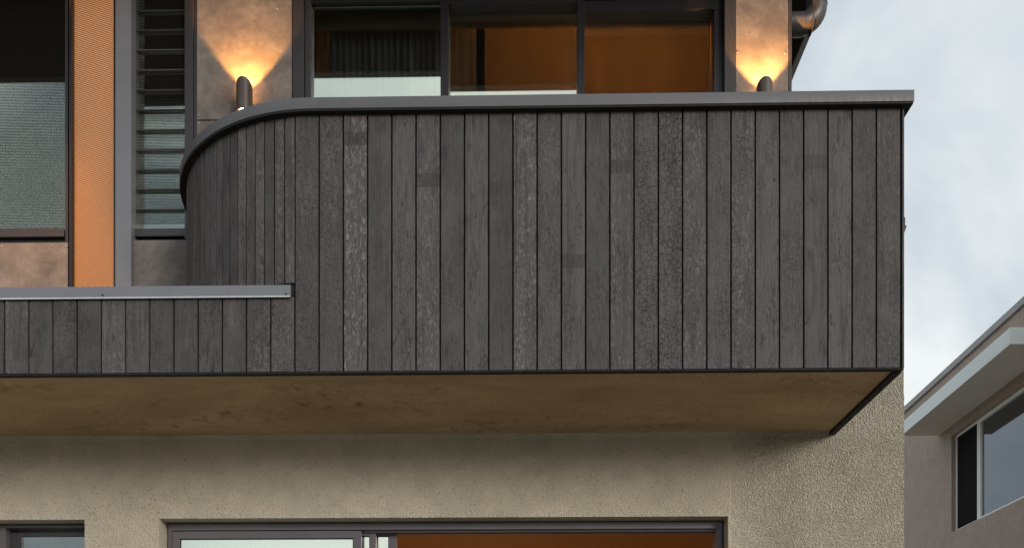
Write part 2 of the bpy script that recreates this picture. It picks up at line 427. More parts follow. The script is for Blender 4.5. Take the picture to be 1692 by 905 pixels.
# black backing behind boards
bk = MB()
bk.box(-9, XR-.02, YB+.020, YB+.034, ZBOT+.004, ZP(489, YB))
bk.box(XP(478, YB), XC+.005, YB+.020, YB+.034, ZP(489, YB), ZLEDGE_+.012)
bk.box(XC+.005, XR-.02, YB+.020, YB+.034, ZP(489, YB), ZBT-.011)
pts = [arc(R(90)*i/24, RB-.021) for i in range(25)] + [arc(R(90)*i/24, RB-.035) for i in range(24, -1, -1)]
ZLEDGE = ZP(462.5, YB)
pts2 = [(XC-RB+.021, YCN), (XC-RB+.035, YCN), (XC-RB+.035, YU), (XC-RB+.021, YU)]
bk.prism(pts, ZLEDGE+.01, ZBT-.011); bk.prism(pts2, ZLEDGE+.01, ZBT-.011)
bk.box(XR-.034, XR-.02, YB+.034, YU, ZBOT+.004, ZBT-.011)
bk.build('backing', M['back'], bal)
# boards
cl = MB(); bmc = cl.bm
lay = {k: bmc.verts.layers.float.new(k) for k in ('rnd', 'crack', 'pale', 'band', 'joint')}
def board(pts, z0, z1, bev=.0016, **kw):
    n0 = set(bmc.verts); f0 = set(bmc.edges)
    cl.prism(pts, z0, z1)
    ed = [e_ for e_ in bmc.edges if e_ not in f0 and abs(e_.verts[0].co.z - e_.verts[1].co.z) > .05]
    bmesh.ops.bevel(bmc, geom=ed, offset=bev, segments=1, affect='EDGES')
    a = dict(rnd=random.random(), crack=0., pale=random.random()**3*.5, band=-9., joint=-9.); a.update(kw)
    for v in bmc.verts:
        if v not in n0:
            for k, l_ in lay.items(): v[l_] = a[k]
edges = [487 + 40.05*i for i in range(25)] + [1491.5]
G = .0042
special = {1: dict(joint=ZP(362, YB), pale=.3, crack=.4), 0: dict(joint=ZP(368, YB), pale=.2, crack=.45), 2: dict(band=ZP(226, YB), pale=1., rnd=.8),
           5: dict(band=ZP(296, YB), pale=.55), 8: dict(band=ZP(312, YB)), 9: dict(pale=.75, rnd=.75), 11: dict(band=ZP(432, YB), rnd=.85),
           13: dict(band=ZP(277, YB), pale=.5), 14: dict(crack=.6), 15: dict(crack=.9, rnd=.6), 21: dict(band=ZP(273, YB)), 3: dict(pale=.05, rnd=.35),
           12: dict(rnd=.3, crack=.15), 18: dict(pale=.55, crack=.3), 6: dict(rnd=.25, pale=0.), 10: dict(crack=.25, pale=.3), 24: dict(rnd=.2)}
for i in range(25):
    a, b = XP(edges[i], YB)+G, XP(edges[i+1], YB)-G
    if i == 24: b = XP(1487.5, YB)
    d = random.uniform(-.0012, .0012)
    board([(a, YB+d), (b, YB+d), (b, YB+.019), (a, YB+.019)], ZBOT+.006, ZTB, **special.get(i, {}))
le = [487 - 40.0*i for i in range(0, 40)]
for i in range(39):
    a, b = XP(le[i+1], YB)+G, XP(le[i], YB)-G
    d = random.uniform(-.001, .001)
    board([(a, YB+d), (b, YB+d), (b, YB+.019), (a, YB+.019)], ZBOT+.006, ZP(487.5, YB), rnd=random.random()*.8+.1, pale=random.random()**2*.6, crack=(.5 if random.random() < .2 else 0))
th0 = math.asin((XC - XP(487, YB))/RB); step = R(3.42)
# the flat stub between x=487 and the start of the arc belongs to board 0; the arc boards start left of it
k = 0
while th0 + (k+1)*step < R(90):
    t0, t1 = th0 + k*step, th0 + (k+1)*step
    g = .0038/RB
    pts = [arc(t0+g, RB), arc(t1-g, RB), arc(t1-g, RB-.020), arc(t0+g, RB-.020)]
    board(pts, ZLEDGE, ZTB, .0014, rnd=random.random(), pale=(.5 if k in (1, 3, 5) else random.random()**2*.5))
    k += 1
ty = YCN + .002
while ty < YU-.06:
    x = XC-RB
    board([(x, ty), (x, ty+.056), (x+.02, ty+.056), (x+.02, ty)], ZLEDGE, ZTB, .0014); ty += .062
ty = YB+.004
board([(XR-.0035, YB-.002), (XR+.006, YB-.002), (XR+.006, YB+.05), (XR-.0035, YB+.05)], ZBOT+.004, ZTB, .001, rnd=.2)   # corner bead
ty = YB+.058
while ty < YU-.13:
    board([(XR-.019, ty), (XR, ty), (XR, ty+.122), (XR-.019, ty+.122)], ZBOT+.006, ZTB); ty += .1305
cl.build('cladding', M['board'], bal, label='vertical charred grey timber boards')
# capping
OV = .04
def capplan(o, inn):
    p = [(XP(1511, YC), YC)] if o > 0 else [(XR-inn, YB+inn)]
    return p
outer = [(XP(1511, YC), YU), (XP(1511, YC), YC)] + [arc(R(90)*i/36, RB+OV) for i in range(37)] + [(XC-RB-OV, YU)]
inner = [(XR-.16, YU), (XR-.16, YB+.16)] + [arc(R(90)*i/36, RB-.16) for i in range(37)] + [(XC-RB+.16, YU)]
cp = MB()
def strip(outer, inner, z0, z1):
    bm = cp.bm; n = len(outer)
    V = [[bm.verts.new((x, y, z)) for x, y in pl] for pl in (outer, inner) for z in (z0, z1)]
    ob, ot, ib, it = V
    for i in range(n-1):
        bm.faces.new((ob[i], ob[i+1], ot[i+1], ot[i])); bm.faces.new((ib[i+1], ib[i], it[i], it[i+1]))
        bm.faces.new((ot[i], ot[i+1], it[i+1], it[i])); bm.faces.new((ob[i+1], ob[i], ib[i], ib[i+1]))
    for i in (0, n-1): bm.faces.new((ob[i], ot[i], it[i], ib[i]))
strip(outer, inner, ZCAPB, ZCAPT)
cp.build('capping', M['cap'], bal, bevel=.002, smooth=True, label='grey metal coping that follows the curved end')
cp = MB()  # black strip below the capping: its underside shade put in as colour
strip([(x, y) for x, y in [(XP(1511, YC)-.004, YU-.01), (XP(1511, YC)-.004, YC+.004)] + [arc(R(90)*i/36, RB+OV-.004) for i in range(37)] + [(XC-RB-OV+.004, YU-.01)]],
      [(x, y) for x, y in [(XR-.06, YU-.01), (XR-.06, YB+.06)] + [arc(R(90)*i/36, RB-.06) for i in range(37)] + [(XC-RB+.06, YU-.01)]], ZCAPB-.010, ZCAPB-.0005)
cp.build('capping_shade', M['back'], bal)
# edge trims under the boards, projecting just below the soffit
et = MB()
et.box(-9, XR+.004, YB-.003, YB+.034, ZP(611.2, YB, 1300), ZBOT+.002)
et.box(XR-.034, XR+.004, YB+.034, YU-.05, ZP(612, YB, 1300)-.004, ZBOT+.002)
et.build('edge_trim', M['back'], bal, bevel=.0015)
MB().prism_y([(XR+.0065, ZP(391, YB)), (XR+.0065, ZP(365, YB)), (XR+.012, ZP(365, YB)), (XR+.012, ZP(378, YB)), (XR+.020, ZP(380, YB))], YB, YB+.03).build('bracket', M['frame_dark'], bal)
# grey flashing on the low ledge to the left
fx = XP(480, YB-.014)
zf0, zf1 = ZP(487, YB-.014), ZP(467, YB-.014)
fl = MB()
fl.prism_x([(YB-.014, zf0), (YB-.014, zf1), (YB-.003, zf1), (YB-.003, zf0)], -9, fx)
fl.prism_x([(YB-.0025, zf1-.020), (YB-.0025, zf1-.0005), (YU-.02, zf1-.004), (YU-.02, zf1-.024)], -9, fx-.004)
fl.build('flashing', M['zinc'], bal)
MB().prism_x([(YB-.017, zf0-.001), (YB-.017, zf0+.006), (YB-.0145, zf0+.009), (YB-.0145, zf0-.001)], -9, fx-.003).build('flashing_lip', M['screw'], bal)
for px, py in ((172, 483), (474, 484.5)):
    x, z = XP(px, YB), ZP(py, YB); MB().tube([(x, YB-.013, z), (x, YB-.021, z)], .0042, 10).build('screw', M['frame_dark'], bal)

# -------- upper wall
YG = 6.0
zt = 6.60
def Xu(px): return XP(px, YU)
uw = MB()
uw.box(Xu(325)+.01, Xu(483)-.004, YU+.012, YU+.25, 3.6, zt)
uw.box(Xu(1216)+.004, Xu(1304), YU+.012, YU+.25, 3.6, zt)
uw.box(Xu(1304)-.25, Xu(1304), YU+.25, 11.2, 3.4, zt)
uw.box(-9, Xu(325)+.01, YU+.012, YU+.25, 3.6, ZP(399, YU, 100))
uw.box(-9, Xu(325)+.01, YU+.012, YU+.25, 6.35, zt)
uw.box(Xu(483)-.004, Xu(1216)+.004, YU+.012, YU+.25, 6.35, zt)
uw.build('upper_wall', M['dark_in'], house)
def panel(x0, x1, z0, z1, screws, name='cladding_panel', label=None):
    p = MB().box(x0, x1, YU, YU+.010, z0, z1).build(name, M['panel'], house, bevel=.0015)
    if label: p['label'] = label
    for x, z in screws: MB().tube([(x, YU+.002, z), (x, YU-.0035, z)], [.0055, .0035], 10).build('screw', M['screw'], p)
g = .003
panel(Xu(325.5), Xu(482), ZP(197, YU, 400), zt-.01, [(Xu(327.5), ZP(107, YU, 330)), (Xu(328), ZP(190.5, YU, 330)), (Xu(458.5), ZP(15, YU, 460))])
panel(Xu(325.5), Xu(482), 3.66, ZP(199, YU, 400), [(Xu(328), ZP(203.5, YU, 330))])
panel(Xu(1216), Xu(1302.5), 3.66, zt-.01, [(Xu(1219), ZP(87, YU, 1219)), (Xu(1297), ZP(88.5, YU, 1297))])
panel(Xu(-400), Xu(112), 3.66, ZP(401, YU, 60), [(Xu(3), ZP(407, YU, 3)), (Xu(87), ZP(406.5, YU, 87)), (Xu(111), ZP(407, YU, 87))])
panel(Xu(216), Xu(321), 3.66, ZP(396.5, YU, 260), [])
MB().box(Xu(1303), Xu(1308), YU-.004, YU+.06, 3.6, zt-.005).build('corner_trim', M['frame'], house, bevel=.0015)
MB().box(Xu(1304)-.0, Xu(1307.5), YU+.06, 11.2, 3.4, zt).build('side_cladding', M['panel'], house)
# grey post in front of louvres
MB().box(XP(190.5, 5.90), XP(216.5, 5.90), 5.90, 6.05, zf1-.02, zt-.005).build('post', M['zinc'], house, bevel=.002, label='plain grey metal post standing on the ledge')

# perforated screen beside the post, a warm light strip in the cavity behind it
ya = 5.925
xa, xb = XP(122, ya), XP(187.5, ya)
zb = zf1 - .004
rc = .035
prof = [(xa, zb), (xb-rc, zb)] + [(xb-rc+rc*sin(R(a)), zb+rc-rc*cos(R(a))) for a in range(10, 91, 10)] + [(xb, zt-.01), (xa, zt-.01)]
ps = thing('privacy_screen', ((xa+xb)/2, ya, zf1), 'narrow perforated metal screen glowing orange between the left window and the grey post', 'screen')
MB().prism_y(prof, ya, ya+.002).build('perforated_sheet', M['perf'], ps)
MB().box(xa, xb-.001, ya+.012, ya+.02, zb, zt-.01).build('light_panel', emit('opal light panel', (1.0, .38, .06), .31), ps, label='softly lit orange opal panel behind the holes')
MB().box(XP(114, 5.90), xa-.001, 5.90, 6.20, zb, zt-.01).build('frame', M['frame_dark'], ps, bevel=.002)
MB().prism_y([(xb+.0005, zb), (xb+.012, zb), (xb+.012, zt-.01), (xb+.0005, zt-.01)], ya+.001, ya+.29).build('side_plate', M['frame_dark'], ps)
MB().prism_y([(xb-rc, zb)] + [(xb-rc+rc*sin(R(a)), zb+rc-rc*cos(R(a))) for a in range(0, 91, 10)] + [(xb, zb)], ya+.003, ya+.010).build('corner_plate', M['frame_dark'], ps)
bpy.context.view_layer.update()

# -------- upper windows
def pane(parent, x0, x1, z0, z1, y, mat, tilt=0., th=.004):
    """glass sheet leaning by `tilt` degrees about its foot (positive: faces upward)"""
    b = MB(); t = tan(R(tilt))*(z1-z0)
    b.prism_x([(y, z0), (y+th, z0), (y+th+t, z1), (y+t, z1)], x0, x1)
    return b.build('pane', mat, parent)
# left picture window with fly screen
wl = MB(); x1_ = XP(116, YG)
wl.ring(-6, x1_, YG-.03, YG+.06, ZP(397, YU, 60), 6.3, .05, .02, .0, .05)
wl.box(-5.95, x1_-.02, YG-.045, YG+.06, ZP(389, YU, 60), ZP(375.5, YU, 60))
wl.box(-5.95, x1_-.02, YG-.01, YG+.06, ZP(397, YU, 60)+.001, ZP(389, YU, 60)-.0)
wl = wl.build('window', M['frame'], house, bevel=.002, label='wide left window behind fly screen mesh')
pane(wl, -5.95, x1_-.02, ZP(375.5, YU, 60), 6.25, YG+.01, M['glass'], .0)
MB().box(-5.95, x1_-.02, YG-.012, YG-.0112, ZP(375, YU, 60), 6.25).build('fly_screen', M['flyscreen'], wl)
# louvre window
wv = MB(); xl0, xl1 = XP(216, YG), XP(305, YU)
wv.ring(xl0-.005, XP(309, YU), YG-.03, YG+.06, ZP(396, YU, 260), 6.3, .015, 0, .0, .05)
wv.box(XP(306, YU), XP(320, YU), YU-.012, YG+.06, ZP(396, YU, 260), zt-.02)
wv.box(XP(320.3, YU), XP(325, YU), YU+.001, YG+.06, 3.66, zt-.02)
wv.box(xl0-.01, xl1+.003, YG-.045, YG+.06, ZP(388, YU, 260), ZP(375, YU, 260))
wv.box(xl0-.01, xl1+.003, YG-.01, YG+.06, ZP(396, YU, 260)+.001, ZP(388, YU, 260))
wv = wv.build('window', M['frame'], house, bevel=.002, label='louvre window with a stack of glass blades')
sp = 32.75; bl = [348 + 0.0 - sp*i for i in range(0, 16)]
tops = [375 + 6] + bl
for i, (yb_, yt_) in enumerate(zip(tops, tops[1:])):
    z0, z1 = ZP(yb_, YG, 260), ZP(yt_, YG, 260)
    if z1 > 6.28: break
    t = tan(R(3.0 + random.uniform(-.12, .12)))*(z1-z0+.014)
    bd = MB().prism_x([(YG-.004, z0-.006), (YG, z0-.006), (YG+t, z1+.006), (YG-.004+t, z1+.006)], xl0+.012, xl1)
    ob = bd.build('louvre_blade', M['glass'], wv)
    if i: 
        MB().box(xl0-.001, xl1, YG-.018, YG-.0065, z0-.003, z0+.0035).build('blade_edge', M['zinc'], ob)
MB().box(xl0+.03, xl1, YG-.03, YG-.0292, ZP(375, YG, 260), 6.25).build('fly_screen', M['flyscreen'], wv)
MB().box(XP(222, YG)-.03, XP(222, YG)-.0, YG-.03, YG-.02, ZP(375, YG, 260), 6.25).build('clip_rail', M['frame_dark'], wv)
# centre window band: three panels
Z0 = 3.75
cw = MB()
cw.box(XP(483.5, YU), XP(502, YU), YU-.006, YG+.1, 3.66, zt-.01)
cw.box(XP(502.6, YU), XP(512.5, YU), YU+.02, YG+.1, 3.66, zt-.01)
cw.box(XP(1197, YU), XP(1215, YU), YU-.006, YG+.1, 3.66, zt-.01)
cw.box(XP(512.5, YU), XP(1197, YU), YU+.03, YG+.1, 3.66, Z0)
cw = cw.build('window', M['frame'], house, bevel=.0025, label='wide three panel sliding window over the balcony')
for a, b, y0, y1 in ((728.5, 741.5, YU+.03, YG+.05), (953.5, 965.5, YU+.03, YG+.05), (1178, 1196.5, YU+.04, YG+.09)):
    MB().box(XP(a, YG if b < 1000 else YG+.02), XP(b, YG) if b < 1000 else XP(1197, YU)-.001, y0, y1, Z0, 6.3).build('mullion', M['frame_dark'], cw, bevel=.002)
hd = MB()
hd.box(XP(512.5, YU), XP(741, YG), YU+.032, YG+.08, ZP(8, YG, 620), 6.345)
hd.box(XP(741, YG), XP(965, YG), YU+.034, YG+.08, ZP(10, YG, 850), 6.345)
hd.box(XP(965, YG), XP(1197, YU), YU+.036, YG+.08, ZP(21, YG, 1070), ZP(5, YG, 1070))
hd.box(XP(965, YG), XP(1197, YU), YU+.036, YG+.08, ZP(1, YG, 1070), 6.345)
hd.build('head_rail', M['frame_dark'], cw, bevel=.0015)
for (a, b, t) in ((513, 728.5, .0), (741.5, 953.5, 1.05), (965.5, 1178, 1.95)):
    pane(cw, XP(a, YG), XP(b, YG), Z0, ZP(6 if a < 900 else 20, YG), YG+.006, M['glass'], t)
# rooms behind upper windows
rm = MB()
xr0, xr1 = XP(500, 6.2), XP(1215, 6.2)
rm.box(xr0-.5, xr1+.3, 9.0, 9.1, 3.6, 6.5)
rm.box(xr1+.2, xr1+.3, YG+.2, 9.0, 3.6, 6.5)
rm.box(xr0-.6, xr0-.5, YG+.2, 9.1, 3.6, 6.5)
rm.box(xr0-.5, xr1+.3, YG+.2, 9.0, 6.4, 6.5)
rm.build('interior_wall', M['plaster'], house)
MB().box(-6, xr1+.3, YU+.26, 11.1, 3.42, 3.6).build('interior_floor', M['floor'], house)
MB().box(-9, xr0-.62, 8.0, 8.1, 3.6, 6.5).box(-9, xr0-.62, YG+.2, 8.0, 6.3, 6.4).build('interior_wall', M['dark_in'], house)
def arealamp(name, loc, rot, size, power, col, sy=None):
    d = bpy.data.lights.new(name, 'AREA'); d.energy = power; d.color = col; d.size = size
    if sy: d.shape = 'RECTANGLE'; d.size_y = sy
    o = bpy.data.objects.new(name, d); COL.objects.link(o); o.location = loc; o.rotation_euler = rot; return o
# room ceiling light of the upper room
WARM = (1.0, .50, .17)
def ceiling_light(x, y, z, label, power, WARM=(1.0, .50, .17)):
    t = thing('ceiling_light', (x, y, z), label, 'ceiling light', 'ceiling lights in the rooms')
    b = MB().tube([(x, y, z), (x, y, z-.05)], .19, 32).build('housing', M['frame'], t, smooth=True)
    MB().tube([(x, y, z-.05), (x, y, z-.058)], .17, 32).build('diffuser', emit('warm diffuser', WARM, 6), t, smooth=True)
    lamp = bpy.data.lights.new('room_light', 'POINT' if z > 4 else 'AREA'); lamp.energy = power; lamp.color = WARM; 
    if z > 4: lamp.shadow_soft_size = .12
    else: lamp.shape = 'DISK'; lamp.size = .3
    o = bpy.data.objects.new('room_light', lamp); COL.objects.link(o); o.parent = t; o.location = (0, 0, -.16 if z > 4 else -.07)
ceiling_light(XP(1000, 7.3), 7.3, 6.4, 'round ceiling light glowing behind the upper blinds', 180, (1.0, .72, .46))
# blinds, pelmet, curtains
YI = 6.20
def blind(px0, px1, y, label):
    t = thing('roller_blind', (XP((px0+px1)/2, y), y, ZP(47, y)), label, 'blind', 'roller blinds in the upper window')
    x0, x1 = XP(px0, y), XP(px1, y)
    MB().box(x0, x1, y, y+.002, Z0, ZP(40, y)).build('cloth', M['blind'], t)
    MB().tube([(x0, y+.001, Z0+.01), (x1, y+.001, Z0+.01)], .012, 12).build('bottom_bar', M['frame'], t)
blind(800, 953, YI, 'brown orange roller blind drawn in the middle panel of the upper window')
blind(962, 1188, YI+.02, 'brown orange roller blind drawn in the right panel of the upper window')
pl = MB()
pl.box(XP(505, YI-.05), XP(956, YI-.05), YI-.05, YI-.03, ZP(45.5, YI-.05, 700), ZP(22, YI-.05, 700))
pl.box(XP(956, YI-.05), XP(1195, YI-.05), YI-.049, YI-.03, ZP(43, YI-.05, 1000), ZP(29, YI-.05, 1000))
pl.build('pelmet', M['pelmet'], cw, bevel=.003)
MB().box(XP(787, YI-.02), XP(801, YI-.02), YI-.028, YI-.01, Z0, 6.35).build('inner_stile', M['frame_dark'], cw, bevel=.002)
def curtain(px0, px1, y, mat, label, amp=.024, wl=.045):
    x0, x1 = XP(px0, y), XP(px1, y); n = int((x1-x0)/wl*10)
    b = MB(); bm = b.bm; rows = []
    ph = 0; prof = []
    for i in range(n+1):
        x = x0+(x1-x0)*i/n; ph += 2*pi/10*random.uniform(.75, 1.25)
        prof.append((x, amp*sin(ph)*(1+.3*sin(i*.13))))
    for z, f in ((Z0, 1.25), (4.8, 1.1), (6.0, 1.0), (6.38, .8)):
        rows.append([bm.verts.new((x, y+d*f, z)) for x, d in prof])
    for r0, r1 in zip(rows, rows[1:]):
        for i in range(n): bm.faces.new((r0[i], r0[i+1], r1[i+1], r1[i]))
    o = b.build('curtain', mat, None, smooth=True)
    o['label'] = label; o['category'] = 'curtain'; o['group'] = 'curtains in the upper window'
curtain(545, 735, YI+.05, M['curtain'], 'dark grey pleated curtain behind the left panel of the upper window')
curtain(500, 556, YI+.12, M['curtain_b'], 'dark brown curtain at the far left edge of the upper window', .01, .09)
curtain(736, 792, YI+.05, M['curtain_b'], 'brown striped curtain beside the black stile in the middle window panel', .013, .06)

# -------- roof, eave, gutter and downpipe
ex = 2.19; ye = 4.70; ze = 6.63
rf = MB().box(-9, ex-.045, ye, 12, ze, ze+.28).build('roof', M['eave'], house, bevel=.003)
MB().prism_y([(ex-.042, ze-.02), (ex, ze-.02), (ex+.012, ze+.11), (ex-.042, ze+.11)], ye-.02, 12).build('gutter', M['gutter'], rf, bevel=.004)
MB().prism_x([(ye-.003, ze-.01), (ye-.003, ze+.11), (ye-.10, ze+.11), (ye-.07, ze-.01)], -9, ex-.05).build('gutter', M['cap'], rf, bevel=.004)
yp = 6.02; zp = ZP(41, yp, 1325); rp = .0675; xe = XP(1366, yp)-rp; ra = .115
path = [(Xu(1304)-.02, yp, zp), (xe-ra, yp, zp)] + [(xe-ra+ra*sin(R(a)), yp, zp+ra-ra*cos(R(a))) for a in range(9, 91, 9)] + [(xe, yp, ze+.02)]
dp = MB().tube(path, rp, 32).build('downpipe', M['pipe'], house, smooth=True)
for px in (1326, 1339.5):
    MB().tube([(XP(px, yp)-.003, yp, zp), (XP(px, yp)+.003, yp, zp)], rp+.0028, 32).build('collar', M['pipe'], dp, smooth=True)
MB().tube([(Xu(1309), yp, zp), (XP(1326, yp)-.004, yp, zp)], rp+.004, 32).build('collar', M['pipe'], dp, smooth=True)
MB().tube([(xe, yp, zp+ra+.005), (xe, yp, zp+ra+.011)], rp+.003, 32).build('collar', M['pipe'], dp, smooth=True)

# -------- lower door
YD = YW + .115
dr = MB()
X0, X1 = dx0+.012, dx1-.012
hz = ZP(874, YD, 700); ht = ZP(862.5, YD, 700)
dr.box(X0, XP(283, YD), YD, YD+.14, 0, ht)
dr.box(XP(283, YD), X1, YD, YD+.14, hz, ht)
dr.box(XP(1184, YD), X1, YD, YD+.14, 0, hz)
dr.box(XP(283, YD), XP(1184, YD), YD, YD+.14, 0, .05)
dr = dr.build('sliding_door', M['frame_lower'], house, bevel=.002, label='wide lower sliding door standing open on the right')
hb = MB().box(dx0+.001, dx1-.001, YD+.03, YD+.15, ht+.001, dz-.0005).build('head_packer', M['back'], dr)
MB().box(XP(600, YD), XP(1184, YD), YD+.035, YD+.045, hz-.010, hz-.001).box(XP(600, YD), XP(1184, YD), YD+.085, YD+.095, hz-.014, hz-.001).build('track', M['zinc'], dr)
def sash(y, px0, px1, l, r, t, label=None):
    x0, x1 = XP(px0, y), XP(px1, y)
    s_ = MB(); zt_ = ZP(875.5, y, 700)
    s_.ring(x0, x1, y, y+.035, .055, zt_, l, r, .09, t)
    s_ = s_.build('sash', M['frame_lower'], dr, bevel=.002)
    pane(s_, x0+l, x1-r, .145, zt_-t, y+.015, M['glass_low'])
    gk = MB().ring(x0+l-.001, x1-r+.001, y+.010, y+.0148, .14, zt_-t+.001, .006, .006, .006, .006).build('gasket', M['back'], s_)
    return s_
sash(YD+.004, 284, 597, .052, .055, .050)
sash(YD+.055, 288, 621, .045, .042, .035)
sash(YD+.100, 292, 655.5, .045, .055, .035)
# small lower left window
wz1 = ZP(866, YD, 70)
lw = MB()
lw.box(wx0+.01, XP(9, YD), YD, YD+.12, wz-1.19, wz1)
lw.box(XP(9.5, YD), wx1-.01, YD, YD+.12, ZP(871, YD, 70), wz1)
lw.box(wx1-.05, wx1-.01, YD, YD+.12, wz-1.19, ZP(871, YD, 70)-.001)
lw.box(XP(9.5, YD), wx1-.05, YD, YD+.12, wz-1.19, wz-1.14)
lw = lw.build('window', M['frame_lower'], house, bevel=.002, label='small lower left window under the balcony')
MB().box(wx0+.001, wx1-.001, YD+.03, YD+.13, wz1+.001, wz-.0005).build('head_packer', M['back'], lw)
M['glass_small'] = glass('small window glass', .10, (.95, 1, 1))
M['blind_grey'] = fabric('mauve grey blind cloth', (.62, .53, .53), .1)
t = thing('roller_blind', ((wx0+wx1)/2, YW+.36, wz-1.1), 'pale mauve grey roller blind behind the small lower left window', 'blind')
MB().box(wx0+.02, wx1+.15, YW+.36, YW+.362, wz-1.1, wz+.05).build('cloth', M['blind_grey'], t)
MB().tube([(wx0+.02, YW+.361, wz-1.09), (wx1+.15, YW+.361, wz-1.09)], .012, 12).build('bottom_bar', M['frame'], t)
ya2 = YD+.05; ztp = ZP(878.5, ya2, 70)
sl = MB().ring(XP(12, ya2), wx1-.052, ya2, ya2+.03, wz-1.13, ztp, .10, .03, .04, .028).build('sash', M['frame'], lw, bevel=.002)
pane(sl, XP(12, ya2)+.10, wx1-.082, wz-1.09, ztp-.028, ya2+.012, M['glass_small'], .0)
# lower rooms
rl = MB()
rl.box(-4.5, XWR-.31, 9.4, 9.5, 0, 2.9); rl.box(XWR-.41, XWR-.31, YW+TH, 9.4, 0, 2.9)
rl.box(-4.6, -4.5, YW+TH, 9.4, 0, 2.9); rl.box(dx0-.35, dx0-.25, YW+TH, 9.4, 0, 2.9)
rl.box(-4.5, XWR-.41, YW+TH+.002, 9.4, 2.78, 2.9)
rl.build('interior_wall', M['plaster'], house)
MB().box(-4.6, XWR-.31, YW+TH+.001, 9.5, -.15, 0).build('interior_floor', M['floor'], house)
ceiling_light(XP(780, 8.4), 8.4, 2.78, 'round ceiling light glowing inside the open lower door', 30, (1, .62, .26))

# -------- wall lamps
def wall_lamp(px, ptop, pbot, label, up_power, cen=None):
    yl = YU - .085; r = .052
    x = XP(px, yl); zt_ = ZP(ptop, yl-r, px); zb_ = ZP(pbot, yl-r, px)
    t = thing('wall_lamp', (x, YU, zb_), label, 'wall lamp', 'up and down lamps on the upper wall')
    b = MB(); bm = b.bm; seg = 48; drop = .095
    def ringv(rr, zf): return [bm.verts.new((x+rr*cos(2*pi*k/seg), yl+rr*sin(2*pi*k/seg), zf(sin(2*pi*k/seg)))) for k in range(seg)]
    cut = lambda s_: zt_ - drop*((s_+1)/2)**1.15
    o1, o2 = ringv(r, lambda s_: zb_), ringv(r, cut)
    i2, i1 = ringv(r-.004, cut), ringv(r-.004, lambda s_: zb_)
    m2, m1 = ringv(r-.004, lambda s_: zb_+.075), None
    for A, B_ in ((o1, o2), (o2, i2), (i2, m2), (m2, i1), (i1, o1)):
        for k in range(seg): bm.faces.new((A[k], A[(k+1) % seg], B_[(k+1) % seg], B_[k]))
    b.build('lamp_body', M['lampbody'], t, smooth=True)
    MB().box(x-.03, x+.03, yl+r-.012, YU-.0005, zb_+.04, zb_+.09).build('bracket', M['lampbody'], t, bevel=.003)
    MB().tube([(x, yl, zb_+.060), (x, yl, zb_+.080)], .040, 32).build('bulb', emit('lamp bulb', (1, .62, .25), 14), t, smooth=True)
    MB().tube([(x, yl, zb_-.007), (x, yl, zb_+.010)], .034, 32).build('bulb', emit('lamp lens', (1, .60, .25), 30), t, smooth=True)
    for nm, z, rot, pw, ang, bl_ in (('up_light', zb_+.088, (pi, 0, 0), up_power, 83, .25), ('down_light', zb_-.012, (0, 0, 0), up_power*.04, 90, .7)):
        d = bpy.data.lights.new(nm, 'SPOT'); d.energy = pw; d.color = (1, .43, .10); d.spot_size = R(ang); d.spot_blend = bl_; d.shadow_soft_size = .012
        o = bpy.data.objects.new(nm, d); COL.objects.link(o); o.parent = t; o.location = (0, yl-YU, z-zb_)
        o.rotation_euler = rot if nm == 'down_light' else (pi+R(10), 0, 0)
wall_lamp(404, 125.5, 178, 'brown cylinder wall lamp glowing on the panel above the curved end of the balcony', 105)
wall_lamp(1263, 125.5, 178, 'brown cylinder wall lamp half hidden by the coping on the narrow right panel', 105)
# recessed downlight in the eave that lights the screen
xd, yd = XP(-40, 5.3), 5.3
t = thing('downlight', (xd, yd, ze), 'small recessed warm downlight in the eave above the far left window', 'downlight')
MB().tube([(xd, yd, ze-.001), (xd, yd, ze-.012)], .05, 24).build('housing', M['zinc'], t, smooth=True)
MB().tube([(xd, yd, ze-.012), (xd, yd, ze-.016)], .038, 24).build('lens', emit('downlight lens', (1, .6, .25), 20), t, smooth=True)
d = bpy.data.lights.new('spot', 'SPOT'); d.energy = 430; d.color = (1, .47, .16); d.spot_size = R(36); d.spot_blend = 1; d.shadow_soft_size = .03
o = bpy.data.objects.new('spot', d); COL.objects.link(o); o.parent = t; o.location = (0, 0, -.03)
o.rotation_euler = Vector((.01, -.20, 1)).to_track_quat('Z', 'Y').to_euler()

xs_ = XP(150, 5.9)  # extra lamp added out of view to grade the light down the screen
t = thing('downlight', (xs_, 5.72, ze), 'added unseen warm lamp in the eave that grades the glow on the perforated screen', 'downlight')
MB().tube([(xs_, 5.72, ze-.001), (xs_, 5.72, ze-.012)], .05, 24).build('housing', M['zinc'], t, smooth=True)
MB().tube([(xs_, 5.72, ze-.012), (xs_, 5.72, ze-.016)], .038, 24).build('lens', emit('added screen lamp lens', (1, .6, .25), 20), t, smooth=True)
d = bpy.data.lights.new('spot', 'SPOT'); d.energy = 95; d.color = (1, .50, .15); d.spot_size = R(9.5); d.spot_blend = .7; d.shadow_soft_size = .02
o = bpy.data.objects.new('spot', d); COL.objects.link(o); o.parent = t; o.location = (0, 0, -.03)
o.rotation_euler = Vector((0.0, -.075, 1)).to_track_quat('Z', 'Y').to_euler()

